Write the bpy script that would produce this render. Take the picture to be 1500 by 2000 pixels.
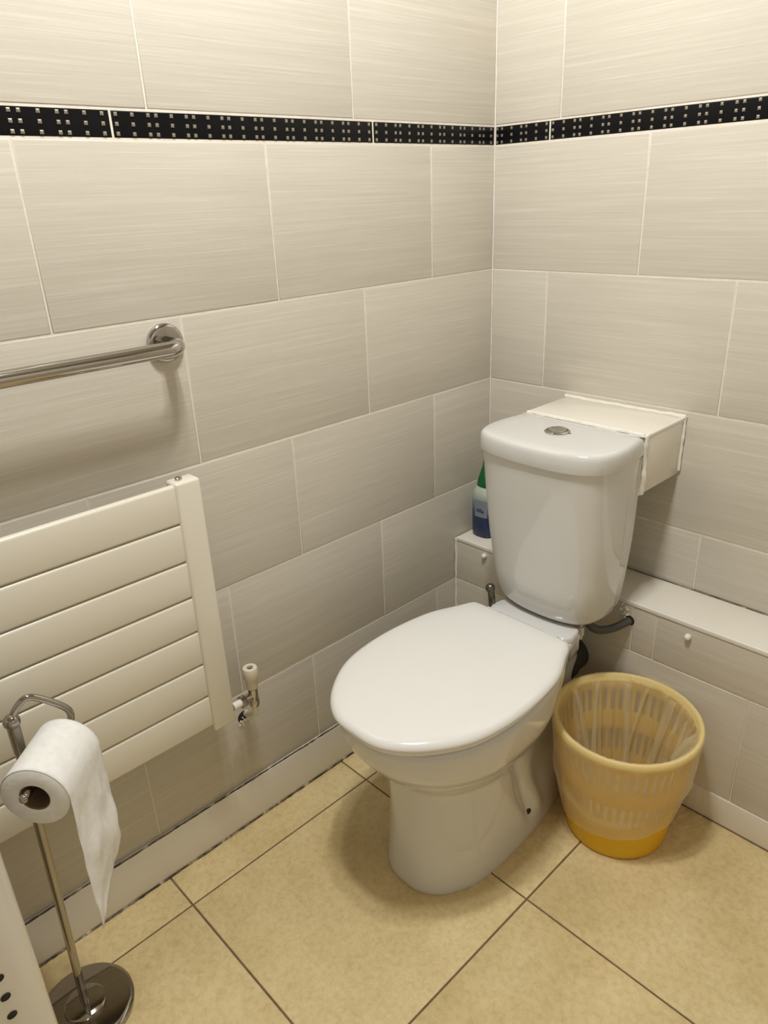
import bpy, bmesh, math, random
from mathutils import Vector, Matrix, noise
random.seed(7)
S = bpy.context.scene
for o in list(bpy.data.objects): bpy.data.objects.remove(o)
C = S.collection
PI = math.pi

# ------------------------------------------------------------------ camera
cam = bpy.data.cameras.new('camera'); co = bpy.data.objects.new('camera', cam); C.objects.link(co)
co.location = (1.0986, -1.3995, 1.2373); co.rotation_euler = (1.16271, 0.03948, 0.80243)
cam.sensor_width = 36; cam.lens = 1428.95 / 2000 * 36; cam.clip_start = 0.02
S.camera = co
# ------------------------------------------------------------------ world, exposure
W = bpy.data.worlds.new('world'); S.world = W; W.use_nodes = True
W.node_tree.nodes['Background'].inputs[0].default_value = (0.9, 0.85, 0.75, 1)
W.node_tree.nodes['Background'].inputs[1].default_value = 0.0
S.view_settings.view_transform = 'Standard'; S.view_settings.look = 'None'
S.view_settings.gamma = 1; S.view_settings.exposure = 0.0
LAMP_W = 26.5; LAMP_COL = (0.99, 1.0, 0.985)
LAMP_POS = [(0.57, -0.81), (0.51, -0.95), (0.65, -0.95)]     # ceiling spots, x y
CEIL = 2.45; RX = 1.80; RY = -2.35

# ------------------------------------------------------------------ material helpers
def new_mat(name):
    m = bpy.data.materials.new(name); m.use_nodes = True
    nt = m.node_tree; return m, nt, nt.nodes['Principled BSDF']
def plain(name, col, rough=.4, metal=0.0, coat=0.0, spec=.5, **kw):
    m, nt, b = new_mat(name)
    b.inputs['Base Color'].default_value = (*col, 1); b.inputs['Roughness'].default_value = rough
    b.inputs['Metallic'].default_value = metal; b.inputs['Coat Weight'].default_value = coat
    b.inputs['Coat Roughness'].default_value = 0.05
    b.inputs['Specular IOR Level'].default_value = spec
    for k, v in kw.items(): b.inputs[k].default_value = v
    return m
def link(nt, a, b): nt.links.new(a, b)
def tex_vec(nt, scale, rnd=True):
    tc = nt.nodes.new('ShaderNodeTexCoord'); mp = nt.nodes.new('ShaderNodeMapping')
    mp.inputs['Scale'].default_value = scale
    if rnd:
        oi = nt.nodes.new('ShaderNodeObjectInfo'); mu = nt.nodes.new('ShaderNodeVectorMath'); mu.operation = 'SCALE'
        mu.inputs[0].default_value = (7.3, 3.1, 5.7); link(nt, oi.outputs['Random'], mu.inputs['Scale'])
        ad = nt.nodes.new('ShaderNodeVectorMath'); link(nt, tc.outputs['Object'], ad.inputs[0]); link(nt, mu.outputs[0], ad.inputs[1])
        link(nt, ad.outputs[0], mp.inputs['Vector'])
    else: link(nt, tc.outputs['Object'], mp.inputs['Vector'])
    return mp.outputs[0]
def noise_tex(nt, vec, scale, detail=3, rough=.55):
    n = nt.nodes.new('ShaderNodeTexNoise'); n.inputs['Scale'].default_value = scale
    n.inputs['Detail'].default_value = detail; n.inputs['Roughness'].default_value = rough
    link(nt, vec, n.inputs['Vector']); return n.outputs['Fac']
def ramp(nt, fac, stops):
    r = nt.nodes.new('ShaderNodeValToRGB'); e = r.color_ramp.elements
    while len(e) < len(stops): e.new(.5)
    for el, (p, c) in zip(e, stops): el.position = p; el.color = (*c, 1)
    link(nt, fac, r.inputs[0]); return r.outputs[0]
def mix(nt, a, b, fac, mode='MIX'):
    m = nt.nodes.new('ShaderNodeMix'); m.data_type = 'RGBA'; m.blend_type = mode
    if isinstance(fac, float): m.inputs[0].default_value = fac
    else: link(nt, fac, m.inputs[0])
    link(nt, a, m.inputs[6]); link(nt, b, m.inputs[7]); return m.outputs[2]
def bump(nt, b, h, strength, dist):
    n = nt.nodes.new('ShaderNodeBump'); n.inputs['Strength'].default_value = strength; n.inputs['Distance'].default_value = dist
    link(nt, h, n.inputs['Height']); link(nt, n.outputs[0], b.inputs['Normal'])

def wall_tile_mat():
    m, nt, b = new_mat('ribbed_cream_ceramic')
    v = tex_vec(nt, (5, 5, 330)); f = noise_tex(nt, v, 1.0, 4, .65)
    v2 = tex_vec(nt, (2.2, 2.2, 70)); g = noise_tex(nt, v2, 1.0, 3, .5)
    c1 = ramp(nt, f, [(.28, (.595, .545, .460)), (.55, (.645, .595, .507)), (.74, (.715, .67, .585))])
    c2 = ramp(nt, g, [(.3, (.965, .965, .965)), (.7, (1.02, 1.02, 1.02))])
    link(nt, mix(nt, c1, c2, 1.0, 'MULTIPLY'), b.inputs['Base Color'])
    b.inputs['Roughness'].default_value = .30; b.inputs['Specular IOR Level'].default_value = .45
    bump(nt, b, f, .16, .0010); return m
def floor_tile_mat():
    m, nt, b = new_mat('mottled_beige_floor_ceramic')
    v = tex_vec(nt, (1, 1, 1)); f = noise_tex(nt, v, 7, 6, .62); g = noise_tex(nt, v, 85, 4, .7); k = noise_tex(nt, v, 2.2, 3, .5)
    c1 = ramp(nt, f, [(.3, (.66, .51, .255)), (.55, (.76, .61, .33)), (.75, (.83, .69, .40))])
    c2 = ramp(nt, g, [(.32, (.86, .84, .80)), (.55, (1, 1, 1)), (.75, (1.05, 1.05, 1.06))])
    c3 = ramp(nt, k, [(.3, (.93, .92, .9)), (.7, (1.05, 1.05, 1.05))])
    link(nt, mix(nt, mix(nt, c1, c2, 1.0, 'MULTIPLY'), c3, 1.0, 'MULTIPLY'), b.inputs['Base Color'])
    b.inputs['Roughness'].default_value = .42; b.inputs['Specular IOR Level'].default_value = .35
    bump(nt, b, g, .08, .0006); return m
def noisy(name, stops, scale, rough=.6, bs=.3, bd=.001, stretch=(1, 1, 1), detail=4):
    m, nt, b = new_mat(name); v = tex_vec(nt, stretch); f = noise_tex(nt, v, scale, detail, .6)
    link(nt, ramp(nt, f, stops), b.inputs['Base Color']); b.inputs['Roughness'].default_value = rough
    if bs: bump(nt, b, f, bs, bd)
    return m
M = {}
M['tile'] = wall_tile_mat(); M['floor'] = floor_tile_mat()
M['grout'] = noisy('cream_wall_grout', [(.3, (.72, .66, .56)), (.7, (.82, .765, .67))], 60, .8, .1)
M['fgrout'] = noisy('brown_floor_grout', [(.3, (.14, .095, .05)), (.7, (.22, .155, .085))], 50, .9)
M['plaster'] = noisy('painted_plaster', [(.3, (.78, .74, .66)), (.7, (.82, .78, .70))], 8, .8, 0)
M['taupe'] = noisy('taupe_painted_plaster', [(.3, (.54, .50, .44)), (.7, (.58, .54, .48))], 8, .8, 0)
M['strip'] = plain('black_glass_strip', (.004, .004, .005), .35, spec=.2)
M['stud'] = plain('silver_stud', (.40, .36, .30), .4, .8)
M['ceramic'] = plain('white_vitreous_china', (.70, .69, .665), .12, coat=.5)
M['lidplastic'] = plain('white_thermoset_seat', (.84, .825, .79), .16, coat=.3)
M['chrome'] = plain('chrome', (.52, .50, .47), .07, 1.0)
M['dchrome'] = plain('dark_chrome', (.40, .37, .33), .06, 1.0)
M['gunmetal'] = plain('dull_dark_metal', (.16, .145, .12), .3, .9)
M['radpaint'] = plain('cream_white_enamel', (.80, .75, .635), .32, coat=.15)
M['silicone'] = noisy('white_silicone', [(.3, (.78, .74, .66)), (.7, (.88, .85, .78))], 40, .45, .3, .001)
M['oldseal'] = noisy('stained_sealant', [(.42, (.045, .03, .018)), (.56, (.20, .14, .08)), (.68, (.60, .51, .38))], 38, .7, .4, .001)
M['whitetrim'] = plain('white_edge_trim', (.82, .79, .72), .3)
M['cap'] = plain('white_screw_cap', (.84, .80, .72), .3)
M['ledge'] = plain('cream_smooth_ceramic', (.80, .75, .65), .25)
M['rubber'] = plain('dark_grey_rubber', (.035, .035, .033), .5)
M['flexi'] = plain('dark_grey_plastic_pipe', (.075, .072, .065), .4)
M['rimyellow'] = plain('pale_yellow_plastic', (.92, .68, .16), .4)
M['tissue'] = noisy('white_tissue_paper', [(.3, (.80, .785, .75)), (.7, (.88, .87, .84))], 90, .95, .35, .0015)
M['card'] = plain('brown_cardboard', (.20, .13, .075), .9)
M['hamper'] = plain('white_plastic', (.77, .74, .68), .22, coat=.3)
M['dark'] = plain('dark_void', (.02, .017, .013), .8)
M['bluelabel'] = None
M['knob'] = plain('cream_plastic_head', (.70, .63, .50), .4)
M['ptfe'] = plain('white_tape', (.85, .80, .76), .6)
M['green'] = plain('green_plastic', (.004, .12, .035), .3)
M['teal'] = plain('teal_plastic', (.03, .28, .24), .25)
M['labelwhite'] = plain('pale_grey_label', (.22, .25, .31), .4)
M['labelmark'] = plain('dark_label_print', (.02, .025, .05), .5)
def bottle_mat():
    m, nt, b = new_mat('navy_to_teal_bottle'); tc = nt.nodes.new('ShaderNodeTexCoord'); sp = nt.nodes.new('ShaderNodeSeparateXYZ')
    link(nt, tc.outputs['Object'], sp.inputs[0]); mr = nt.nodes.new('ShaderNodeMapRange'); mr.inputs[1].default_value = 0; mr.inputs[2].default_value = .138
    link(nt, sp.outputs['Z'], mr.inputs[0])
    link(nt, ramp(nt, mr.outputs[0], [(.0, (.012, .02, .07)), (.45, (.03, .05, .13)), (.62, (.16, .22, .25)), (.85, (.50, .55, .46))]), b.inputs['Base Color'])
    b.inputs['Roughness'].default_value = .25; return m
M['bluelabel'] = bottle_mat()
def bag_mat():
    m, nt, b = new_mat('thin_white_bin_liner'); out = nt.nodes['Material Output']
    b.inputs['Base Color'].default_value = (.98, .93, .72, 1); b.inputs['Roughness'].default_value = .30
    tl = nt.nodes.new('ShaderNodeBsdfTranslucent'); tl.inputs[0].default_value = (.98, .94, .74, 1)
    tr = nt.nodes.new('ShaderNodeBsdfTransparent'); m1 = nt.nodes.new('ShaderNodeMixShader'); m2 = nt.nodes.new('ShaderNodeMixShader')
    m1.inputs[0].default_value = .5; link(nt, b.outputs[0], m1.inputs[1]); link(nt, tl.outputs[0], m1.inputs[2])
    m2.inputs[0].default_value = .48; link(nt, m1.outputs[0], m2.inputs[1]); link(nt, tr.outputs[0], m2.inputs[2])
    link(nt, m2.outputs[0], out.inputs[0]); return m
def thin_plastic(name, col, rough, k):
    m, nt, b = new_mat(name); out = nt.nodes['Material Output']
    b.inputs['Base Color'].default_value = (*col, 1); b.inputs['Roughness'].default_value = rough
    tl = nt.nodes.new('ShaderNodeBsdfTranslucent'); tl.inputs[0].default_value = (*col, 1)
    m1 = nt.nodes.new('ShaderNodeMixShader'); m1.inputs[0].default_value = k
    link(nt, b.outputs[0], m1.inputs[1]); link(nt, tl.outputs[0], m1.inputs[2]); link(nt, m1.outputs[0], out.inputs[0]); return m
M['yellow'] = thin_plastic('yellow_plastic', (.97, .655, .012), .36, .34)
M['bag'] = bag_mat()

# ------------------------------------------------------------------ object helpers
def wloc(o):
    v = Vector((0, 0, 0))
    while o: v += o.location; o = o.parent
    return v
def finish(bm, smooth=True, ang=40):
    bmesh.ops.recalc_face_normals(bm, faces=bm.faces)
    for f in bm.faces: f.smooth = smooth
    if smooth:
        a = math.radians(ang)
        for e in bm.edges:
            if len(e.link_faces) == 2 and e.calc_face_angle(0) > a: e.smooth = False
def obj(name, bm, mat, parent=None, smooth=True, ang=40, origin=None, recalc=True):
    """one mesh object from a bmesh given in world coordinates"""
    if recalc: finish(bm, smooth, ang)
    org = Vector(origin) if origin is not None else (wloc(parent) if parent else Vector((0, 0, 0)))
    bmesh.ops.translate(bm, verts=bm.verts, vec=-org)
    me = bpy.data.meshes.new(name); bm.to_mesh(me); bm.free()
    o = bpy.data.objects.new(name, me); C.objects.link(o)
    if mat: me.materials.append(M[mat])
    if parent: o.parent = parent; o.location = org - wloc(parent)
    else: o.location = org
    return o
def tag(o, label, cat, group=None):
    o['label'] = label; o['category'] = cat
    if group: o['group'] = group
    return o
def thing(name, label, cat, loc, group=None):
    o = bpy.data.objects.new(name, None); o.empty_display_size = .05; C.objects.link(o); o.location = loc
    return tag(o, label, cat, group)
def struct(o, label=None):
    o['kind'] = 'structure'
    if label: o['label'] = label
    return o
def add_box(bm, lo, hi, bev=0.0, seg=2):
    vs = [bm.verts.new((x, y, z)) for x in (lo[0], hi[0]) for y in (lo[1], hi[1]) for z in (lo[2], hi[2])]
    q = [(0, 1, 3, 2), (4, 6, 7, 5), (0, 4, 5, 1), (2, 3, 7, 6), (0, 2, 6, 4), (1, 5, 7, 3)]
    fs = [bm.faces.new([vs[i] for i in f]) for f in q]
    if bev:
        es = list({e for f in fs for e in f.edges})
        bmesh.ops.bevel(bm, geom=es, offset=bev, segments=seg, affect='EDGES', profile=.5)
    return bm
def box(lo, hi, bev=0.0, seg=2): return add_box(bmesh.new(), lo, hi, bev, seg)
def add_rings(bm, rings, cap0=True, cap1=True, closed=True):
    R = [[bm.verts.new(p) for p in r] for r in rings]; n = len(R[0])
    for a, b in zip(R, R[1:]):
        for i in range(n if closed else n - 1):
            j = (i + 1) % n; bm.faces.new((a[i], a[j], b[j], b[i]))
    if cap0: bm.faces.new(R[0])
    if cap1: bm.faces.new(R[-1])
    return R
def add_lathe(bm, prof, c, n=48, axis=(0, 0, 1), cap0=False, cap1=False):
    ax = Vector(axis).normalized(); u = ax.orthogonal().normalized(); v = ax.cross(u); c = Vector(c)
    rings = [[c + ax * z + (u * math.cos(2 * PI * i / n) + v * math.sin(2 * PI * i / n)) * max(r, 1e-5) for i in range(n)] for r, z in prof]
    add_rings(bm, rings, cap0, cap1); return bm
def lathe(prof, c, n=48, axis=(0, 0, 1), cap0=False, cap1=False): return add_lathe(bmesh.new(), prof, c, n, axis, cap0, cap1)
def spline(pts, per=8):
    P = [Vector(p) for p in pts]; P = [P[0] * 2 - P[1]] + P + [P[-1] * 2 - P[-2]]; out = []
    for i in range(1, len(P) - 2):
        for k in range(per):
            t = k / per; a, b, c, d = P[i - 1:i + 3]
            out.append(.5 * ((2 * b) + (c - a) * t + (2 * a - 5 * b + 4 * c - d) * t * t + (3 * b - a - 3 * c + d) * t ** 3))
    out.append(P[-2]); return out
def add_tube(bm, pts, r, n=14, rn=None):
    P = [Vector(p) for p in pts]; rings = []; up = None
    for i, p in enumerate(P):
        t = (P[min(i + 1, len(P) - 1)] - P[max(i - 1, 0)]).normalized()
        u = (up - t * up.dot(t)).normalized() if up else t.orthogonal().normalized()
        up = u; v = t.cross(u); rr = r if rn is None else rn(i, len(P))
        rings.append([p + (u * math.cos(2 * PI * k / n) + v * math.sin(2 * PI * k / n)) * rr for k in range(n)])
    add_rings(bm, rings); return bm
def tube(pts, r, n=14, rn=None): return add_tube(bmesh.new(), pts, r, n, rn)
def bead(a, b, r, step=.008, jit=.35, n=7, seed=0):
    """uneven run of sealant from a to b"""
    a, b = Vector(a), Vector(b); k = max(2, int((b - a).length / step)); pts = []; rad = []
    for i in range(k + 1):
        p = a.lerp(b, i / k); q = p * 60 + Vector((seed, seed * 2.3, 0))
        pts.append(p + Vector((noise.noise(q), noise.noise(q + Vector((9, 0, 0))), noise.noise(q + Vector((0, 9, 0))))) * r * jit)
        rad.append(r * (1 + jit * noise.noise(q * 1.7 + Vector((4, 4, 4)))))
    return tube(pts, r, n, lambda i, m: rad[i])

# ------------------------------------------------------------------ tiles
_tm = {}
def tile_mesh(L, H, T, mat, bev=.0012):
    k = (round(L, 4), round(H, 4), round(T, 4), mat)
    if k in _tm: return _tm[k]
    bm = bmesh.new(); l, h = L / 2, H / 2
    def ring(l, h, y): return [(-l, y, -h), (l, y, -h), (l, y, h), (-l, y, h)]
    add_rings(bm, [ring(l, h, 0), ring(l, h, -T + bev), ring(l - bev * .6, h - bev * .6, -T + bev * .3), ring(l - bev * 1.6, h - bev * 1.6, -T)])
    finish(bm, True, 60); me = bpy.data.meshes.new('tile'); bm.to_mesh(me); bm.free(); me.materials.append(M[mat]); _tm[k] = me
    return me
def put_tile(parent, name, c, L, H, T, mat, face):
    """face: '-y' on the back wall, '+x' on the left wall, '+z' on floors and ledges; c = centre of the tile's back"""
    o = bpy.data.objects.new(name, tile_mesh(L, H, T, mat)); C.objects.link(o); o.parent = parent
    o.location = Vector(c) - wloc(parent)
    o.rotation_euler = {'-y': (0, 0, 0), '+x': (0, 0, PI / 2), '+z': (-PI / 2, 0, 0)}[face]
    # slightly uneven laying
    return o
T = .008; G = .0026
def rows(parent, face, plane, a, b, z0, z1, joints, mat='tile', name='tile', g=G):
    cuts = [a] + sorted(j for j in joints if a + .01 < j < b - .01) + [b]
    for u0, u1 in zip(cuts, cuts[1:]):
        L = u1 - u0 - g; H = z1 - z0 - g; m = (u0 + u1) / 2; z = (z0 + z1) / 2
        e = random.uniform(-.0004, .0004)
        c = (plane - T + e, m, z) if face == '+x' else (m, plane + T + e, z)
        put_tile(parent, name, c, L, H, T, mat, face)
def series(p, a, b, step=.402):
    k = math.ceil((a - p) / step); out = []
    while p + k * step < b: out.append(p + k * step); k += 1
    return out
Z5, Z4, Z3, Z2, Z1, ZB, ZT = .106, .324, .570, .8213, 1.0733, 1.3255, 1.3647

wl = struct(obj('wall_left', box((-.10, RY, 0), (-.0009, 0.1, CEIL)), 'grout', smooth=False), 'cream ribbed tile wall behind the radiator and rail')
wb = struct(obj('wall_back', box((-.0009, .0009, 0), (RX, .10, CEIL)), 'grout', smooth=False), 'cream ribbed tile wall behind the toilet')
top_rows = [ZT + .252 * i for i in range(4)] + [CEIL]
Lrows = [(Z5, Z4, -.2035), (Z4, Z3, -.3833), (Z3, Z2, -.2040), (Z2, Z1, -.4010), (Z1, ZB, -.2035)]
Lrows += [(top_rows[i], top_rows[i + 1], -.406 if i % 2 == 0 else -.205) for i in range(4)]
for z0, z1, p in Lrows: rows(wl, '+x', 0, RY, -.0008, z0, z1, series(p, RY, 0))
Rrows = [(.4414, Z3, .1510), (Z3, Z2, .3580), (Z2, Z1, .1495), (Z1, ZB, .3589)]
Rrows += [(top_rows[i], top_rows[i + 1], .1629 if i % 2 == 0 else .363) for i in range(4)]
for z0, z1, p in Rrows: rows(wb, '-y', 0, .0008, RX, z0, z1, series(p, 0, RX))
# black border strips with studs
def stud_mesh():
    bm = bmesh.new(); s = .0027
    add_rings(bm, [[(-s, 0, -s), (s, 0, -s), (s, 0, s), (-s, 0, s)], [(-s * .92, -.0012, -s * .92), (s * .92, -.0012, -s * .92), (s * .92, -.0012, s * .92), (-s * .92, -.0012, s * .92)],
                   [(-s * .45, -.0017, -s * .45), (s * .45, -.0017, -s * .45), (s * .45, -.0017, s * .45), (-s * .45, -.0017, s * .45)]])
    finish(bm, False); me = bpy.data.meshes.new('stud'); bm.to_mesh(me); bm.free(); me.materials.append(M['stud']); return me
SM = stud_mesh()
def strip(parent, face, u0, u1, start, vis):
    L = u1 - u0 - .003; m = (u0 + u1) / 2; zc = (ZB + ZT) / 2; H = ZT - ZB - .0045
    c = (-T, m, zc) if face == '+x' else (m, T, zc)
    st = put_tile(parent, 'border_strip', c, L, H, T, 'strip', face); st['label'] = 'black border strip with small silver studs'
    for i in range(40):
        if i % 5 not in (0, 2, 4): continue
        u = start + (i + .5) * .0125
        if not (u0 + .004 < u < u1 - .004 and vis[0] < u < vis[1]): continue
        for k in (-1, 0, 1):
            o = bpy.data.objects.new('stud', SM); C.objects.link(o); o.parent = st
            o.location = (u - m, -T + .0001, k * .0125)
for u0, u1, s in [(-2.35, -1.8774, -2.3834), (-1.8774, -1.3714, -1.8774), (-1.3714, -.8654, -1.3714), (-.8654, -.3593, -.8640), (-.3593, -.0008, -.3579)]:
    strip(wl, '+x', u0, u1, s, (-1.32, 0))
for u0, u1, s in [(.0008, .1391, -.3624), (.1391, .6445, .1405), (.6445, 1.15, .6460), (1.15, 1.655, 1.15), (1.655, RX, 1.655)]:
    strip(wb, '-y', u0, u1, s, (0, .66))
# sealant down the corner, part of the back wall
obj('corner_sealant', bead((.001, -.001, .44), (.001, -.001, CEIL - .01), .0014, .01, .35, 7, 3), 'silicone', wb)

fl = struct(obj('floor', box((-.1, RY, -.12), (RX, .1, -.0020)), 'fgrout', smooth=False), 'beige mottled ceramic tile floor with dark grout lines')
xs = [0.002, .0945, .5448, .9951, 1.4454, RX]; ys = [RY, -1.9165, -1.4629, -1.0092, -.5547, -.1002, 0]
for a, b in zip(xs, xs[1:]):
    for c, d in zip(ys, ys[1:]):
        put_tile(fl, 'floor_tile', ((a + b) / 2, (c + d) / 2, -T + random.uniform(-.0003, .0003)), b - a - .0036, d - c - .0036, T, 'floor', '+z')
struct(obj('ceiling', box((-.1, RY - .1, CEIL), (RX + .1, .1, CEIL + .1)), 'plaster', smooth=False))
struct(obj('wall_right', box((RX, RY, 0), (RX + .1, .1, CEIL)), 'taupe', smooth=False))
wf = struct(obj('wall_front', box((-.1, RY - .1, 0), (RX + .1, RY, CEIL)), 'taupe', smooth=False))
dr = struct(obj('door_1', box((.75, RY + .002, .01), (1.55, RY + .04, 2.02), .004), 'whitetrim'))
obj('door_frame', add_box(add_box(box((.68, RY + .001, 0), (.745, RY + .055, 2.09), .004), (1.555, RY + .001, 0), (1.62, RY + .055, 2.09), .004), (.745, RY + .001, 2.03), (1.555, RY + .055, 2.09), .004), 'whitetrim', dr)
obj('door_handle', tube([(.82, RY + .04, 1.02), (.82, RY + .09, 1.02), (.84, RY + .095, 1.02), (.94, RY + .095, 1.02)], .009), 'chrome', dr)

# skirting along the left wall
BD = -.130; BZ = .4414
bl = struct(obj('baseboard_left', box((-.0014, RY, 0), (.0012, BD, Z5 - .001)), 'grout', smooth=False), 'cream tile skirting along the left wall')
for a, b in [(RY, -1.905), (-1.905, -1.30), (-1.30, -.51), (-.51, BD)]:
    put_tile(bl, 'skirting_tile', (.0010, (a + b) / 2, Z5 / 2), b - a - .001, Z5 - .003, .0055, 'ledge', '+x')
obj('sealant', bead((.0045, -2.2, .1065), (.0045, -.135, .1065), .0017, .009, .5, 6, 1), 'oldseal', bl)
obj('sealant', bead((.0075, -2.2, .0008), (.0075, -.14, .0008), .0024, .009, .55, 6, 5), 'oldseal', bl)

# boxing along the back wall: tiled front, ledge, skirting
BS = .070
bx = struct(obj('wall_boxing', box((.0008, BD + .0016 , 0), (RX, -.0001, BZ - .007)), 'grout', smooth=False), 'low tiled boxing with a cream ledge behind the toilet')
rows(bx, '-y', BD, .004, RX, Z4, BZ - .010, [.170, .4895, .540, .942, 1.344])
rows(bx, '-y', BD, .004, RX, BS, Z4, [.336, .7382, 1.140, 1.542])
for a, b in [(.004, .60), (.60, 1.2), (1.2, RX)]:
    put_tile(bx, 'skirting_tile', ((a + b) / 2, BD + .0035, BS / 2), b - a - .0012, BS - .003, .0055, 'ledge', '-y')
for a, b in [(.004, .30), (.30, .95), (.95, 1.5), (1.5, RX)]:
    put_tile(bx, 'ledge_tile', ((a + b) / 2, (BD - .001) / 2 + .002, BZ - T), b - a - .0015, -BD - .006, T, 'ledge', '+z')
obj('edge_trim', box((.003, BD - .0015, BZ - .011), (RX, BD + .0065, BZ + .0008), .003, 3), 'whitetrim', bx)
for x, z in ((.608, .411), (.095, .418)):
    cpo = obj('screw_cap', lathe([(.0001, -.010), (.0035, -.0095), (.0058, -.007), (.0066, -.003), (.0066, 0)], (x, BD - .0005, z), 20, (0, 1, 0), False, True), 'cap', bx)
obj('sealant', bead((.003, -.002, BZ + .0002), (1.2, -.002, BZ + .0002), .0013, .01, .4, 6, 8), 'oldseal', bx)
obj('sealant', bead((.004, BD - .002, .075), (.004, BD - .002, BZ - .004), .0036, .01, .3, 6, 11), 'silicone', bx)
obj('sealant', bead((.01, BD - .002, .0006), (1.3, BD - .002, .0006), .002, .01, .3, 6, 13), 'fgrout', bx)
obj('pipe_hole', lathe([(.0001, -.0012), (.010, -.0012), (.0118, 0)], (.482, BD - .0003, .396), 18, (0, 1, 0)), 'dark', bx)
def crumble(c, nrm_axis, s, n, seed, zx):
    bm = bmesh.new(); rnd = random.Random(seed)
    for i in range(n):
        a = rnd.uniform(0, 2 * PI); d = s * math.sqrt(rnd.random()); r = rnd.uniform(.002, .0045)
        off = (Vector((d * math.cos(a), 0, d * math.sin(a) * zx)) if nrm_axis == 'y' else Vector((0, d * math.cos(a), d * math.sin(a) * zx)))
        mt = Matrix.Translation(Vector(c) + off) @ Matrix.Rotation(rnd.random() * 3, 4, (1, .4, .7)) @ Matrix.Diagonal((r, r * .7, r * .8, 1))
        bmesh.ops.create_icosphere(bm, subdivisions=1, radius=1, matrix=mt)
    return bm
obj('crumbled_filler', crumble((.468, BD - .001, .415), 'y', .012, 14, 4, 1.6), 'silicone', bx, smooth=False)['label'] = 'crumbled white filler by the pipe hole'

# ------------------------------------------------------------------ spacer between cistern and wall
sp = thing('cistern_spacer', 'cream boxed spacer bridging the cistern and the tiled wall, sealed with white silicone', 'spacer', (.352, -.07, .69))
X0, X1, SB = .217, .490, -.150
obj('top_panel', box((X0, SB, .801), (X1 - .004, -.0006, .809), .001), 'ledge', sp)
obj('side_panel', box((X1 - .008, SB - .004, .692), (X1 - .0005, -.0006, .803), .001), 'ledge', sp)
obj('side_panel', box((X0 + .0005, SB, .692), (X0 + .008, -.0006, .800), .001), 'ledge', sp)
obj('bottom_panel', box((X0 + .008, SB, .692), (X1 - .009, -.0006, .699), .001), 'ledge', sp)
obj('edge_trim', box((X1 - .0065, SB - .003, .8005), (X1 + .001, -.0006, .8105), .003, 3), 'whitetrim', sp)
obj('sealant', bead((X0 - .002, -.004, .8105), (X1 + .002, -.004, .8105), .0045, .01, .25, 8, 21), 'silicone', sp)
obj('sealant', bead((X1 + .0005, -.0035, .698), (X1 + .0005, -.0035, .812), .0034, .007, .5, 8, 25), 'silicone', sp)
obj('sealant', bead((X1 - .002, SB - .003, .690), (X1 - .001, SB - .003, .809), .0055, .006, .55, 8, 22), 'silicone', sp)
obj('sealant', bead((X1 - .007, SB - .008, .690), (X1 - .008, SB - .008, .775), .0045, .006, .45, 8, 28), 'silicone', sp)
obj('sealant', bead((X0 + .004, SB - .003, .8072), (X1 - .006, SB - .003, .8072), .0048, .01, .3, 8, 23), 'silicone', sp)

# ------------------------------------------------------------------ toilet
CX = .352
tl = thing('toilet', 'white close-coupled toilet with closed oval lid and push-button cistern', 'toilet', (CX, -.45, 0))
def outline(half, z, n=10, cx=CX):
    """half profile (w, y) from front centre to back centre -> closed ring"""
    h = [Vector((w, y, 0)) for w, y in half]
    a = Vector((-h[1].x, h[1].y, 0)); b = Vector((-h[-2].x, h[-2].y, 0)); P = [a] + h + [b]; out = []
    for i in range(1, len(P) - 2):
        for k in range(n):
            t = k / n; p, q, r, s = P[i - 1:i + 3]
            out.append(.5 * ((2 * q) + (r - p) * t + (2 * p - 5 * q + 4 * r - s) * t * t + (3 * q - p - 3 * r + s) * t ** 3))
    out.append(P[-2])
    ring = [Vector((cx + v.x, v.y, z)) for v in out] + [Vector((cx - v.x, v.y, z)) for v in reversed(out[1:-1])]
    return ring
def inset(ring, d, z=None):
    n = len(ring); out = []
    for i in range(n):
        t = (ring[(i + 1) % n] - ring[i - 1]); nrm = Vector((-t.y, t.x, 0)).normalized()
        out.append(ring[i] + nrm * d)
    # orientation: make sure the shift goes inwards
    c = sum(ring, Vector()) / n
    if sum((o - c).length for o in out) > sum((r - c).length for r in ring) and d > 0:
        out = [ring[i] * 2 - out[i] for i in range(n)]
    if z is not None:
        for o in out: o.z = z
    return out
def to_centre(ring, k, z, c):
    return [Vector((c[0] + (p.x - c[0]) * k, c[1] + (p.y - c[1]) * k, z)) for p in ring]
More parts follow.
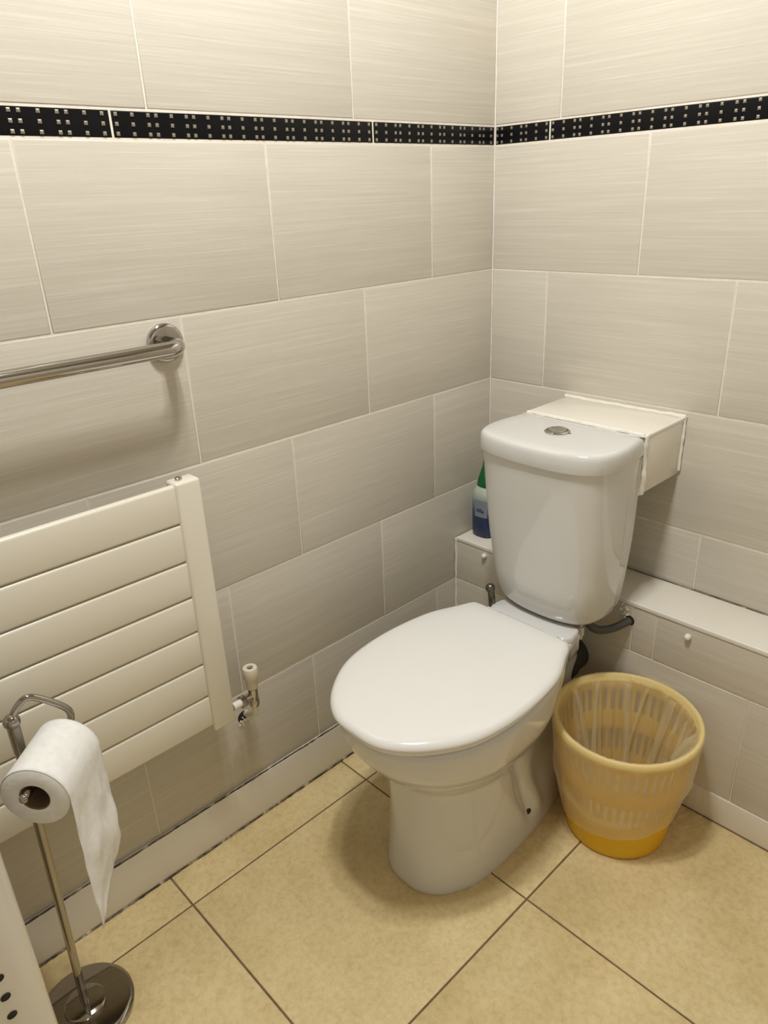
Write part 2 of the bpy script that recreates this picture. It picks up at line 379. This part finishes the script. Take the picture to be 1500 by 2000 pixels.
lev = [
 (.000, [(0,-.690),(.040,-.684),(.076,-.655),(.100,-.605),(.110,-.540),(.109,-.440),(.100,-.350),(.088,-.290),(.080,-.240),(.070,-.205),(.040,-.200),(0,-.200)]),
 (.004, [(0,-.692),(.041,-.686),(.077,-.657),(.101,-.606),(.111,-.540),(.110,-.440),(.101,-.350),(.088,-.290),(.080,-.240),(.070,-.205),(.040,-.200),(0,-.200)]),
 (.060, [(0,-.687),(.040,-.681),(.075,-.653),(.099,-.604),(.109,-.540),(.106,-.440),(.094,-.350),(.083,-.290),(.076,-.240),(.066,-.205),(.038,-.200),(0,-.200)]),
 (.130, [(0,-.682),(.040,-.676),(.074,-.649),(.098,-.602),(.108,-.540),(.100,-.440),(.078,-.350),(.066,-.290),(.062,-.240),(.058,-.205),(.036,-.200),(0,-.200)]),
 (.200, [(0,-.680),(.041,-.674),(.075,-.648),(.100,-.602),(.110,-.540),(.102,-.440),(.074,-.350),(.056,-.290),(.052,-.240),(.050,-.205),(.034,-.200),(0,-.200)]),
 (.240, [(0,-.681),(.042,-.675),(.078,-.649),(.104,-.603),(.114,-.540),(.106,-.440),(.078,-.350),(.055,-.290),(.050,-.240),(.048,-.205),(.034,-.200),(0,-.200)]),
 (.256, [(0,-.686),(.045,-.680),(.083,-.653),(.110,-.605),(.121,-.542),(.113,-.440),(.083,-.350),(.056,-.290),(.050,-.240),(.048,-.205),(.034,-.200),(0,-.200)]),
 (.275, [(0,-.706),(.051,-.699),(.094,-.667),(.124,-.613),(.136,-.545),(.127,-.440),(.092,-.350),(.060,-.290),(.052,-.240),(.050,-.200),(.034,-.195),(0,-.195)]),
 (.300, [(0,-.738),(.056,-.730),(.106,-.694),(.139,-.632),(.152,-.555),(.142,-.445),(.106,-.355),(.070,-.295),(.058,-.245),(.055,-.198),(.036,-.192),(0,-.192)]),
 (.330, [(0,-.765),(.060,-.757),(.114,-.718),(.150,-.650),(.165,-.565),(.154,-.452),(.120,-.362),(.088,-.302),(.072,-.250),(.066,-.195),(.042,-.188),(0,-.188)]),
 (.360, [(0,-.780),(.062,-.772),(.118,-.732),(.156,-.662),(.172,-.572),(.160,-.456),(.128,-.366),(.104,-.306),(.092,-.252),(.086,-.190),(.060,-.182),(0,-.182)]),
 (.390, [(0,-.786),(.063,-.778),(.120,-.738),(.159,-.668),(.175,-.576),(.163,-.458),(.132,-.368),(.110,-.308),(.101,-.254),(.098,-.186),(.070,-.176),(0,-.176)]),
 (.404, [(0,-.786),(.063,-.778),(.120,-.738),(.159,-.668),(.175,-.576),(.163,-.458),(.132,-.368),(.110,-.308),(.102,-.254),(.099,-.184),(.070,-.174),(0,-.174)]),
]
def fix(z, h):
    if z > .26: h = [(w * .97, y + .011 * min(1, max(0, (-.55 - y) / .24))) for w, y in h]
    if z > .31:                                        # the top of the pan stops short of the wall
        k = min(1, (z - .31) / .07); yb = -.195 - .062 * k
        h = h[:7] + [(h[7][0] * .97, -.312), (h[8][0] * (1 - .04 * k), min(yb - .020, -.262)), (h[9][0] * (1 - .04 * k), yb - .003), (h[10][0], yb), (0, yb)]
    return h
lev = [(z, fix(z, h)) for z, h in lev]
def at_level(z):
    for i in range(len(lev) - 1):
        if lev[i][0] <= z <= lev[i + 1][0]:
            a, b = lev[i], lev[i + 1]; p = lev[max(i - 1, 0)]; n = lev[min(i + 2, len(lev) - 1)]; t = (z - a[0]) / (b[0] - a[0]); out = []
            for P0, A, B_, N in zip(p[1], a[1], b[1], n[1]):
                v = []
                for q in (0, 1):
                    ma = (B_[q] - P0[q]) / (b[0] - p[0]) * (b[0] - a[0]); mb = (N[q] - A[q]) / (n[0] - a[0]) * (b[0] - a[0])
                    v.append((2*t**3-3*t*t+1)*A[q] + (t**3-2*t*t+t)*ma + (-2*t**3+3*t*t)*B_[q] + (t**3-t*t)*mb)
                out.append(tuple(v))
            return out
zs = [0, .004, .012] + [.024 + i * .010 for i in range(38)] + [.404]
bm = bmesh.new(); rings = [outline(at_level(z), z, 14) for z in zs]
for r in rings:                                        # soft crease and lobe of the rear foot
    for p in r:
        s_ = 1 if p.x > CX else -1
        if abs(p.x - CX) < .04: continue
        yg = -.440 - (p.z - .096) * .355; wz = min(1, max(0, (p.z - .02) / .05)) * min(1, max(0, (.262 - p.z) / .03))
        p.x += s_ * wz * (-.0080 * math.exp(-((p.y - yg) / .014) ** 2) + .0085 * math.exp(-((p.y - yg - .034) / .020) ** 2) * min(1, max(0, (.2 - p.z) / .1)))
rings += [inset(rings[-1], .003, .409), inset(rings[-1], .008, .411)]
add_rings(bm, rings)
from mathutils.bvhtree import BVHTree
finish(bm, True, 50); hl, hn, _, _ = BVHTree.FromBMesh(bm).ray_cast(Vector((CX + .4, -.424, .058)), Vector((-1, 0, 0)))
if hn.x < 0: hn = -hn
pan = obj('pan', bm, 'ceramic', tl, ang=50)
# raised rear deck that carries the cistern
deckh = [(0,-.330),(.050,-.328),(.088,-.320),(.099,-.304),(.098,-.285),(.094,-.268),(.086,-.2605),(.050,-.259),(0,-.259)]
bm = bmesh.new(); r0 = outline(deckh, .4105); add_rings(bm, [r0, inset(r0, .0006, .4165), inset(r0, .0025, .4205), inset(r0, .006, .4218)])
obj('rear_deck', bm, 'ceramic', tl, ang=50)
obj('bolt_hole', lathe([(.0001, .0006), (.0066, .0006), (.0074, -.0004)], hl, 20, hn), 'dark', pan)
# seat ring and lid
seath = [(0,-.789),(.058,-.781),(.112,-.739),(.156,-.664),(.1705,-.563),(.160,-.449),(.133,-.379),(.121,-.351),(.106,-.340),(.050,-.338),(0,-.338)]
bm = bmesh.new(); r0 = outline(seath, .4125)
add_rings(bm, [inset(r0, .012, .4122), inset(r0, .006, .4125), inset(r0, .003, .4140), inset(r0, .0025, .4180), inset(r0, .004, .4208), inset(r0, .010, .4218)])
obj('seat', bm, 'lidplastic', tl, ang=60)
lidh = [(0,-.794),(.059,-.786),(.114,-.743),(.159,-.667),(.174,-.563),(.1635,-.449),(.1355,-.377),(.123,-.348),(.108,-.337),(.052,-.335),(0,-.335)]
bm = bmesh.new(); r0 = outline(lidh, .425); cc = (CX, -.58)
rr = [inset(r0, .012, .4242), inset(r0, .0025, .4246), inset(r0, 0.0, .4275), inset(r0, .0006, .4310), inset(r0, .0028, .4352), inset(r0, .0075, .4388), inset(r0, .014, .4409)]
base = rr[-1]
rr += [to_centre(base, k, z, cc) for k, z in ((.86, .4424), (.68, .4435), (.45, .4442), (.2, .4445), (.02, .4446))]
add_rings(bm, rr); obj('seat_lid', bm, 'lidplastic', tl, ang=60)
# seat hinges
for s in (-1, 1):
    hx = CX + s * .070
    hb = tube([(hx - .016, -.3335, .4275), (hx + .016, -.3335, .4275)], .0052)
    obj('hinge', hb, 'lidplastic', tl)
# cistern body
def cis(w, f, b, z):
    h = [(0, f), (w * .35, f + .0025), (w * .68, f + .013), (w * .89, f + .032), (w * .985, f + .066), (w, f + .105), (w * .975, b - .045), (w * .93, b - .006), (w * .90, b), (w * .5, b), (0, b)]
    return outline(h, z)
bm = bmesh.new(); B = -.1555
prof = [(.426, .1175, -.288), (.45, .1230, -.296), (.50, .1310, -.306), (.60, .1395, -.319), (.70, .1425, -.330), (.775, .1440, -.337)]
def cw(z):
    for (a, w0, f0), (b, w1, f1) in zip(prof, prof[1:]):
        if z <= b: t = (z - a) / (b - a); return w0 + (w1 - w0) * t, f0 + (f1 - f0) * t
    return prof[-1][1:]
rings = []
b0 = cis(*cw(.426), B, .4245)
rings += [to_centre(b0, k, z, (CX, -.215)) for k, z in ((.74, .4234), (.84, .4238))]
for d, z in ((.011, .4258), (.006, .4290), (.0022, .4345), (.0005, .443)):
    w, f_ = cw(z); rings.append(to_centre(cis(w, f_, B, z), 1 - d / .105, z, (CX, -.205)))
for z in [.46 + i * .0225 for i in range(15)]:
    w, f_ = cw(z); rings.append(cis(w, f_, B, z))
add_rings(bm, rings); ci = obj('cistern', bm, 'ceramic', tl, ang=50)
bm = bmesh.new(); r0 = cis(.1475, -.3425, B, .77)
rr = [inset(r0, .010, .7705), inset(r0, .004, .7700), inset(r0, .001, .7712), inset(r0, 0, .7735), inset(r0, .0006, .796), inset(r0, .0016, .8015), inset(r0, .0038, .8055), inset(r0, .0075, .8080), inset(r0, .012, .8090)]
base = rr[-1]; cc = (CX, -.25)
rr += [to_centre(base, k, z, cc) for k, z in ((.8, .8096), (.5, .8100), (.2, .8103), (.02, .8103))]
add_rings(bm, rr); cl = obj('cistern_lid', bm, 'ceramic', tl, ang=60)
bc = (CX - .002, -.238, .8095)
fb = obj('flush_button', lathe([(.0245, -.001), (.0245, .0025), (.0225, .0045), (.0195, .0050), (.0188, .0032)], bc, 40), 'chrome', cl); fb['label'] = 'round chrome flush button'
lo = lathe([(.0186, .001), (.0182, .0058), (.0165, .0068), (.0001, .0074)], bc, 40)
for v in lo.verts:
    q = v.co - Vector(bc); s = q.x * .8 + q.y * .6
    if abs(s + .3 * (q.x * .6 - q.y * .8) ** 2 / .019) < .0018 and q.z > .006: v.co.z -= .0015
obj('button_top', lo, 'chrome', cl)
# fixings below the cistern
obj('fixing_bolt', add_tube(tube([(CX + .066, -.212, .425), (CX + .066, -.212, .362)], .0045), [(CX + .066, -.212, .392), (CX + .066, -.212, .372)], .0075, 8), 'cap', tl)['label'] = 'white plastic bolt under the rear deck'
hm = tube(spline([(.252, -.300, .414), (.250, -.300, .432), (.246, -.299, .450), (.242, -.297, .460)], 6), .007, 14, lambda i, m: .0078 - .001 * (i / m))
bmesh.ops.create_uvsphere(hm, u_segments=16, v_segments=10, radius=.0105, matrix=Matrix.Translation((.2445, -.299, .455)))
obj('hinge_pin', hm, 'gunmetal', tl)['label'] = 'dark metal pin beside the seat hinge'
# pipes
tag(obj('supply_pipe', tube(spline([(.425, -.205, .4228), (.432, -.208, .404), (.448, -.200, .391), (.466, -.172, .388), (.480, -.140, .394), (.482, -.1315, .396)], 8), .0085, 16), 'flexi'),
    'dark bent water pipe running from the cistern into the boxing', 'pipe')
sc = bmesh.new(); add_lathe(sc, [(.043, 0), (.046, .002), (.046, .022), (.041, .024), (.041, .066)], (.356, -.1975, .262), 32, (0, 1, 0), True, True)
obj('pan_connector', sc, 'rubber', tl)['label'] = 'black rubber soil pipe connector behind the pan'

# ------------------------------------------------------------------ yellow bin with liner
BC = Vector((.567, -.273, 0)); BH = .278; RB, RT = .100, .1385
bn = thing('waste_bin', 'yellow slotted plastic waste bin beside the toilet', 'bin', BC)
def br(z): return RB + (RT - RB) * (z / BH)
bm = bmesh.new(); NS = 96
zl = [.0, .004, .012, .088, .098, .150, .160, .185, .195, .246, .256, BH - .012]
V = {}
for k, z in enumerate(zl):
    r = br(z) - (.004 if k == 0 else .0012 if k == 1 else 0)
    for i in range(NS): a = 2 * PI * i / NS; V[k, i] = bm.verts.new((BC.x + r * math.cos(a), BC.y + r * math.sin(a), z))
for k in range(len(zl) - 1):
    for i in range(NS):
        if i % 2 == 0 and k in (4, 8): continue       # the slots
        j = (i + 1) % NS; bm.faces.new((V[k, i], V[k, j], V[k + 1, j], V[k + 1, i]))
bm.faces.new([V[0, i] for i in range(NS)])
body = obj('body', bm, 'yellow', bn, ang=60); so = body.modifiers.new('wall', 'SOLIDIFY'); so.thickness = .002; so.offset = -1
obj('rim', lathe([(RT - .006, BH - .014), (RT + .001, BH - .014), (RT + .0048, BH - .011), (RT + .0055, BH - .005), (RT + .003, BH), (RT - .001, BH + .0005), (RT - .004, BH - .003), (RT - .006, BH - .014)], BC, 72), 'rimyellow', bn)
# liner: in the bin, over the rim, down the outside
lin = bmesh.new(); NA = 240; rings = []
rp = random.Random(12); PLEATS = [(rp.uniform(0, 2 * PI), rp.uniform(.006, .024), rp.uniform(.03, .10), rp.uniform(-1.2, 1.2)) for _ in range(26)]
def pleat(a, z):
    v = 0
    for a0, am, w, dr in PLEATS:
        d = (a - a0 - dr * (BH - z) + PI) % (2 * PI) - PI
        v += am * max(0, 1 - abs(d) / w / (1.6 if d > 0 else .7))
    return v
def fold(a, z, s): return noise.noise(Vector((math.cos(a) * s, math.sin(a) * s, z)))
prof = []
for i in range(26):                                   # inside, from the bottom up
    t = i / 25; prof.append(('in', t))
for i in range(7): prof.append(('rim', i / 6))
for i in range(1, 26): prof.append(('out', i / 25))
for kind, t in prof:
    ring = []
    for i in range(NA):
        a = 2 * PI * i / NA
        if kind == 'in':
            z = .012 + t * (BH - .018)
            d = .0035 + pleat(a, z) * (.45 + .75 * (1 - t)) + .012 * (1 - t) + .003 * abs(fold(a, z * 9, 7))
            if t > .93: d = d * (1 - t) / .07 + .0058 * (1 - (1 - t) / .07)
            r = br(z) - d - .0022
        elif kind == 'rim':
            th = PI * (1 - t); r = RT + .0002 + .0066 * math.cos(th) + .0008 * fold(a, 3, 14); z = BH - .006 + .0085 * math.sin(th) + .0012 * fold(a, 7, 20)
        else:
            low = .066 + .018 * math.cos(a - .5) + .007 * fold(a, 1, 2.5)
            z0 = BH - .008; z = z0 + (low - z0) * t
            w = .0030 + .0060 * abs(fold(a, z * 5 + a, 1.6)) + .0012 * abs(fold(a, z * 9 + 2 * a, 6)) + .006 * math.sin(PI * t) * (.5 + fold(a, 2, 1.5)) + .004 * max(0, 1 - abs(z - .13 - .03 * math.sin(a * 2 + 1)) / .012)
            r = max(br(z) + .0015, br(z) + w + .003 * (1 - t))
        ring.append(Vector((BC.x + r * math.cos(a), BC.y + r * math.sin(a), z)))
    rings.append(ring)
add_rings(lin, rings, True, False)
for a0, w, tw, top, bot in ((.35, .16, .3, .262, .05), (.85, .10, -.2, .255, .07), (1.25, .22, .15, .268, .04), (1.72, .09, .25, .266, .06), (2.05, .20, -.15, .268, .05), (2.55, .13, .2, .266, .04), (3.0, .10, -.1, .262, .05), (5.9, .14, .2, .262, .06)):
    rows_ = []                                         # doubled-over pleats of the liner
    for k in range(13):
        t = k / 12; z = top + (bot - top) * t; ww = w * (.45 + .75 * t + .15 * math.sin(5 * t + a0)); rows_.append([])
        for j in range(7):
            u = j / 6 - .5; a = a0 + tw * t + ww * u
            r = br(z) - .0115 - .012 * t - .010 * (1 - (2 * u) ** 2) * (.3 + t) - .004 * t * abs(fold(a, z * 8, 5))
            rows_[-1].append(Vector((BC.x + r * math.cos(a), BC.y + r * math.sin(a), z)))
    add_rings(lin, rows_, False, False, False)
tag(obj('bin_liner', lin, 'bag', None, ang=80, origin=(BC.x, BC.y, .012)), 'thin cream plastic liner folded over the rim of the yellow bin', 'bin liner')
# crumpled tissue at the bottom
def crumple(c, s, seed, zs=.6):
    bm = bmesh.new(); bmesh.ops.create_icosphere(bm, subdivisions=3, radius=1)
    for v in bm.verts:
        n = v.co.normalized(); k = 1 + .45 * noise.noise(n * 2.1 + Vector((seed, 0, 0))) + .2 * abs(noise.noise(n * 5 + Vector((0, seed, 0))))
        v.co = Vector(c) + Vector((n.x * s * k, n.y * s * k, n.z * s * k * zs))
    return bm
# ------------------------------------------------------------------ radiator
XF = .075
ra = thing('towel_radiator', 'cream white flat-panel wall radiator with horizontal slats', 'radiator', (.05, -1.15, .33))
Y1 = -.850; Y0 = -1.45
for y in (Y1 - .046, Y0):
    obj('upright', box((XF - .034, y, .334), (XF, y + .046, .828), .005, 3), 'radpaint', ra)
zz = [.826, .757, .688, .620, .552, .483, .414, .347]
for a, b in zip(zz[1:], zz):
    obj('slat', box((XF - .017, Y0 + .040, a + .0009), (XF - .0035, Y1 - .0435, b - .0009), .0045, 3), 'radpaint', ra)
obj('vent_plug', lathe([(.006, 0), (.006, .004), (.003, .006), (.0001, .006)], (XF - .017, Y1 - .030, .8275), 16), 'chrome', ra)
for y in (-.90, -1.40):
    for z in (.42, .76): obj('wall_bracket', tube([(.0005, y, z), (XF - .03, y, z)], .008), 'radpaint', ra)
va = thing('radiator_valve', 'chrome angle valve with a cream plastic head at the radiator corner', 'valve', (.057, -.801, .33))
vx, vy = .057, -.796
obj('head', lathe([(.0105, .372), (.0118, .376), (.0122, .392), (.0150, .398), (.0152, .414), (.0135, .4185), (.0062, .4188), (.0058, .412), (.0001, .412)], (vx, vy, 0), 28, cap0=True), 'knob', va)
obj('head_screw', lathe([(.0001, .4135), (.0055, .4135), (.0057, .4100)], (vx, vy, 0), 16), 'dark', va)
vb = lathe([(.0001, .330), (.0098, .331), (.0105, .334), (.0105, .344), (.0092, .346), (.0100, .350), (.0100, .371), (.0001, .3715)], (vx, vy, 0), 24)
add_tube(vb, [(vx, vy, .352), (vx, vy - .020, .352)], .0088, 16)
obj('body', vb, 'chrome', va)
nb = bmesh.new(); add_lathe(nb, [(.0001, 0), (.0128, 0), (.0136, .0015), (.0136, .0085), (.0128, .010), (.0001, .010)], (vx, vy - .030, .352), 6, (0, 1, 0))
obj('union_nut', nb, 'chrome', va, smooth=False)
obj('thread_tape', tube([(vx, vy - .047, .352), (vx, vy - .029, .352)], .0078), 'ptfe', va)
obj('inlet_pipe', tube(spline([(vx, vy, .332), (vx - .001, vy + .001, .318), (vx - .012, vy + .004, .300), (.022, vy + .008, .282), (.0006, vy + .010, .274)], 6), .0068), 'radpaint', va)
obj('wall_hole', lathe([(.0001, .0010), (.0125, .0010), (.014, 0)], (.0002, -.792, .268), 18, (1, 0, 0)), 'dark', wl)
obj('crumbled_filler', crumble((.0015, -.793, .258), 'x', .014, 16, 9, .8), 'silicone', wl, smooth=False)['label'] = 'crumbled filler around the pipe hole'

# ------------------------------------------------------------------ grab rail
gr = thing('grab_rail', 'polished chrome grab rail with a round wall flange above the radiator', 'grab rail', (.0, -.838, 1.035))
def flange(y): return lathe([(.0300, .0002), (.0310, .002), (.0305, .0075), (.0280, .0100), (.0240, .0106), (.0001, .0106)], (0, y, 1.036), 48, (1, 0, 0))
obj('flange', flange(-.838), 'chrome', gr); obj('flange', flange(-1.438), 'chrome', gr)
pts = [(.008, -.838, 1.036), (.030, -.838, 1.036)] + [(.036 + .028 * math.sin(t), -.866 + .028 * math.cos(t), 1.036) for t in [i * PI / 20 for i in range(11)]]
pts += [(.064, -1.41, 1.036)] + [(.036 + .028 * math.cos(t), -1.41 - .028 * math.sin(t), 1.036) for t in [i * PI / 20 for i in range(1, 11)]] + [(.008, -1.438, 1.036)]
obj('bar', tube(pts, .0118, 24), 'chrome', gr)

# ------------------------------------------------------------------ toilet roll stand
st = thing('roll_stand', 'freestanding chrome toilet roll stand with a round base', 'roll stand', (.143, -1.239, 0))
PB = Vector((.143, -1.239, 0)); PT = Vector((.143, -1.224, .588))
obj('base', lathe([(.072, .0006), (.0765, .002), (.0770, .008), (.0735, .0120), (.0690, .0128), (.034, .0150), (.0330, .0190), (.0295, .0208), (.0001, .0208)], PB, 64, cap0=True), 'dchrome', st)
obj('pole', tube([PB + Vector((0, 0, .015)), PT], .0066, 20), 'dchrome', st)
cj = tube([PT - Vector((0, 0, .045)), PT + Vector((0, 0, .004))], .0088, 20)
bmesh.ops.create_uvsphere(cj, u_segments=20, v_segments=12, radius=.0118, matrix=Matrix.Translation(PT + Vector((0, 0, .006))))
obj('joint', cj, 'dchrome', st)
RN = Vector((.243, -1.242, .538)); HH = Vector((-.68682, .72683, 0)); EE = Vector((.72683, .68682, 0))
RR = .0452; RFAR = RN + HH * .100
tip = Vector((.222, -1.252, .513))
arm = [PT + Vector((0, 0, .008)), PT + Vector((.001, .008, .022)), PT + Vector((.002, .024, .033)), PT + Vector((.006, .042, .024)), RFAR + HH * .020 + Vector((0, 0, .046)), RFAR + HH * .016 + Vector((0, 0, .022)), RFAR + HH * .004 + Vector((0, 0, .0125)), RN + EE * -.004 + Vector((0, 0, .0115)), RN - HH * .010 - EE * .006 + Vector((0, 0, .0105))]
obj('arm', tube(spline(arm, 8), .0050, 14), 'dchrome', st)
et = bmesh.new(); bmesh.ops.create_uvsphere(et, u_segments=16, v_segments=10, radius=.0062, matrix=Matrix.Translation(RN - HH * .012 - EE * .006 + Vector((0, 0, .0105))))
obj('arm_tip', et, 'dchrome', st)
ro = thing('toilet_roll', 'white toilet paper roll with a loose end hanging off the stand', 'toilet roll', RN + HH * .05)
prof = [(.0205, 0.0), (.0225, -.0004), (RR - .0008, 0), (RR, .0008), (RR, .0992), (RR - .0008, .1), (.0205, .1)]
obj('paper', lathe(prof, RN, 64, HH), 'tissue', ro, ang=50)
obj('cardboard_core', lathe([(.0205, .0005), (.0190, .0005), (.0190, .0995), (.0205, .0995)], RN, 48, HH), 'card', ro)
bm = bmesh.new(); grid = []; NU, NV = 18, 60
for v in range(NV + 1):
    row = []
    for u in range(NU + 1):
        t = u / NU; s = v / NV
        A0 = .17; L = A0 + .226 - .064 * t ** 1.5 + .005 * noise.noise(Vector((t * 9, 2, 0)))
        d = s * L
        if d < A0:
            th = (1 - d / A0) * A0 / RR; r = RR + .0002 + .0007 * min(1, d / .04)
            p = RN + HH * (.0002 + .0996 * t) + EE * (r * math.cos(th)) + Vector((0, 0, r * math.sin(th)))
        else:
            q = d - A0; nn = noise.noise(Vector((t * 3, q * 12, 1))) + .5 * noise.noise(Vector((t * 8, q * 25, 4)))
            shrink = 1 - .04 * min(1, q / .2)
            tt = t * shrink - .14 * q / .2 * (1 - .6 * t)
            p = RN + HH * (.001 + .098 * tt) + EE * (RR + .0009 + .004 * q / .2 + .007 * nn * min(1, q / .05)) - Vector((0, 0, q))
        row.append(bm.verts.new(p))
    grid.append(row)
for v in range(NV):
    for u in range(NU): bm.faces.new((grid[v][u], grid[v][u + 1], grid[v + 1][u + 1], grid[v + 1][u]))
sh = obj('loose_sheet', bm, 'tissue', ro, ang=80); sm = sh.modifiers.new('thickness', 'SOLIDIFY'); sm.thickness = .0004; sm.offset = 0

# ------------------------------------------------------------------ perforated white basket at the lower left
hx1, hy1 = .450, -1.317; hx0, hy0, hh = .235, -1.80, .72
lb = thing('laundry_basket', 'white plastic laundry basket with round vent holes at the lower left', 'basket', ((hx0 + hx1) / 2, (hy0 + hy1) / 2, 0))
def rrect(x0, x1, y0, y1, r, z, n=10):
    out = []
    for cx, cy, a0 in ((x1 - r, y1 - r, 0), (x0 + r, y1 - r, PI / 2), (x0 + r, y0 + r, PI), (x1 - r, y0 + r, 3 * PI / 2)):
        for i in range(n + 1): a = a0 + PI / 2 * i / n; out.append(Vector((cx + r * math.cos(a), cy + r * math.sin(a), z)))
    return out
bm = bmesh.new(); rg = []
for ins, z in ((.02, .001), (.006, .004), (.0015, .014), (0, .03), (0, hh - .03), (0, hh)):
    rg.append(rrect(hx0 + ins, hx1 - ins, hy0 + ins, hy1 - ins, .042 - ins * .5, z))
for ins, z in ((.003, hh), (.003, .02)): rg.append(rrect(hx0 + ins, hx1 - ins, hy0 + ins, hy1 - ins, .039, z))
add_rings(bm, rg); obj('body', bm, 'hamper', lb, ang=45)
obj('lid', (lambda b: (add_rings(b, [rrect(hx0 - .006, hx1 + .004, hy0 - .006, hy1 + .002, .058, hh + .0005), rrect(hx0 - .006, hx1 + .004, hy0 - .006, hy1 + .002, .058, hh + .02), rrect(hx0, hx1 - .004, hy0, hy1 - .004, .055, hh + .026)]), b)[1])(bmesh.new()), 'hamper', lb)
hm = lathe([(.0001, .0006), (.0045, .0006), (.0051, .0002)], (0, 0, 0), 18, (1, 0, 0)); finish(hm)
HM = bpy.data.meshes.new('vent_hole'); hm.to_mesh(HM); hm.free(); HM.materials.append(M['dark'])
for c in range(5):
    for i in range(20):
        z = .094 + i * .0285 + (.0142 if c % 2 else 0); y = hy1 - .041 - c * .045
        o = bpy.data.objects.new('vent_hole', HM); C.objects.link(o); o.parent = lb; o.location = Vector((hx1 + .0002, y, z)) - wloc(lb)

# ------------------------------------------------------------------ cleaning bottle on the ledge
bo = thing('cleaner_bottle', 'blue cleaner bottle with a green tapered cap on the ledge behind the cistern', 'bottle', (.052, -.062, BZ + .0012))
bz = BZ + .0014
def oval(cx, cy, a, b, z, n=32, e=2.6):
    return [Vector((cx + a * math.copysign(abs(math.cos(t)) ** (2 / e), math.cos(t)), cy + b * math.copysign(abs(math.sin(t)) ** (2 / e), math.sin(t)), z)) for t in [2 * PI * i / n for i in range(n)]]
bxx, byy = .047, -.072
bm = bmesh.new(); add_rings(bm, [oval(bxx, byy, a, b, bz + z) for a, b, z in ((.026, .021, 0), (.030, .0245, .004), (.031, .0255, .012), (.032, .0255, .075), (.0325, .025, .098), (.029, .022, .115), (.023, .018, .127), (.014, .014, .134), (.013, .013, .140))])
obj('body', bm, 'bluelabel', bo, origin=(bxx, byy, bz))
bm = bmesh.new(); add_rings(bm, [oval(bxx, byy, a, .0016, bz + z, 16) for a, z in ((.0312, .006), (.0322, .02), (.0332, .075), (.0337, .098), (.0302, .115), (.0242, .127))])
obj('side_seam', bm, 'teal', bo)
bm = bmesh.new(); add_rings(bm, [oval(bxx + .002, byy, a, b, bz + z) for a, b, z in ((.021, .0165, .130), (.0225, .017, .133), (.0215, .0165, .142), (.016, .014, .160), (.0095, .009, .180), (.0065, .0065, .198), (.004, .004, .203))])
obj('cap', bm, 'green', bo)
bm = bmesh.new(); add_rings(bm, [[Vector((bxx - .012 + .036 * i / 12, byy - .0263 * (1 - abs((-.012 + .036 * i / 12) / .033) ** 2.6) ** (1 / 2.6), bz + z)) for i in range(13)] for z in (.055, .098)], False, False, False)
obj('label_panel', bm, 'labelwhite', bo)
bm = bmesh.new(); rnd = random.Random(3)
for i in range(7):
    x = bxx - .006 + i * .0034; h = rnd.uniform(.006, .012); yy = byy - .0266
    add_box(bm, (x, yy, bz + .068), (x + .0018, yy + .0004, bz + .068 + h))
obj('label_print', bm, 'labelmark', bo, smooth=False)

# ------------------------------------------------------------------ ceiling spot bar
lamp = thing('spot_bar', 'ceiling bar with three small spotlights', 'ceiling light', (LAMP_POS[1][0], LAMP_POS[1][1], CEIL))
lx = LAMP_POS[0][0]
obj('bar', box((lx - .03, LAMP_POS[2][1] - .09, CEIL - .022), (lx + .03, LAMP_POS[0][1] + .09, CEIL - .0005), .005), 'chrome', lamp)
bulb = bpy.data.materials.new('warm_bulb'); bulb.use_nodes = True
e = bulb.node_tree.nodes['Principled BSDF']; e.inputs['Emission Color'].default_value = (*LAMP_COL, 1); e.inputs['Emission Strength'].default_value = 25; M['bulb'] = bulb
for x, y in LAMP_POS:
    obj('spot_housing', lathe([(.012, 0), (.030, -.004), (.036, -.05), (.036, -.07), (.033, -.07), (.030, -.03)], (x, y, CEIL - .022), 28), 'chrome', lamp)
    obj('bulb', lathe([(.0001, -.062), (.030, -.060), (.0325, -.055)], (x, y, CEIL - .022), 28), 'bulb', lamp)
    L = bpy.data.lights.new('spot_lamp', 'SPOT'); L.energy = LAMP_W; L.color = LAMP_COL; L.shadow_soft_size = .045; L.spot_size = math.radians(150); L.spot_blend = .4
    lo = bpy.data.objects.new('spot_lamp', L); C.objects.link(lo); lo.parent = lamp; lo.location = Vector((x, y, CEIL - .15)) - lamp.location
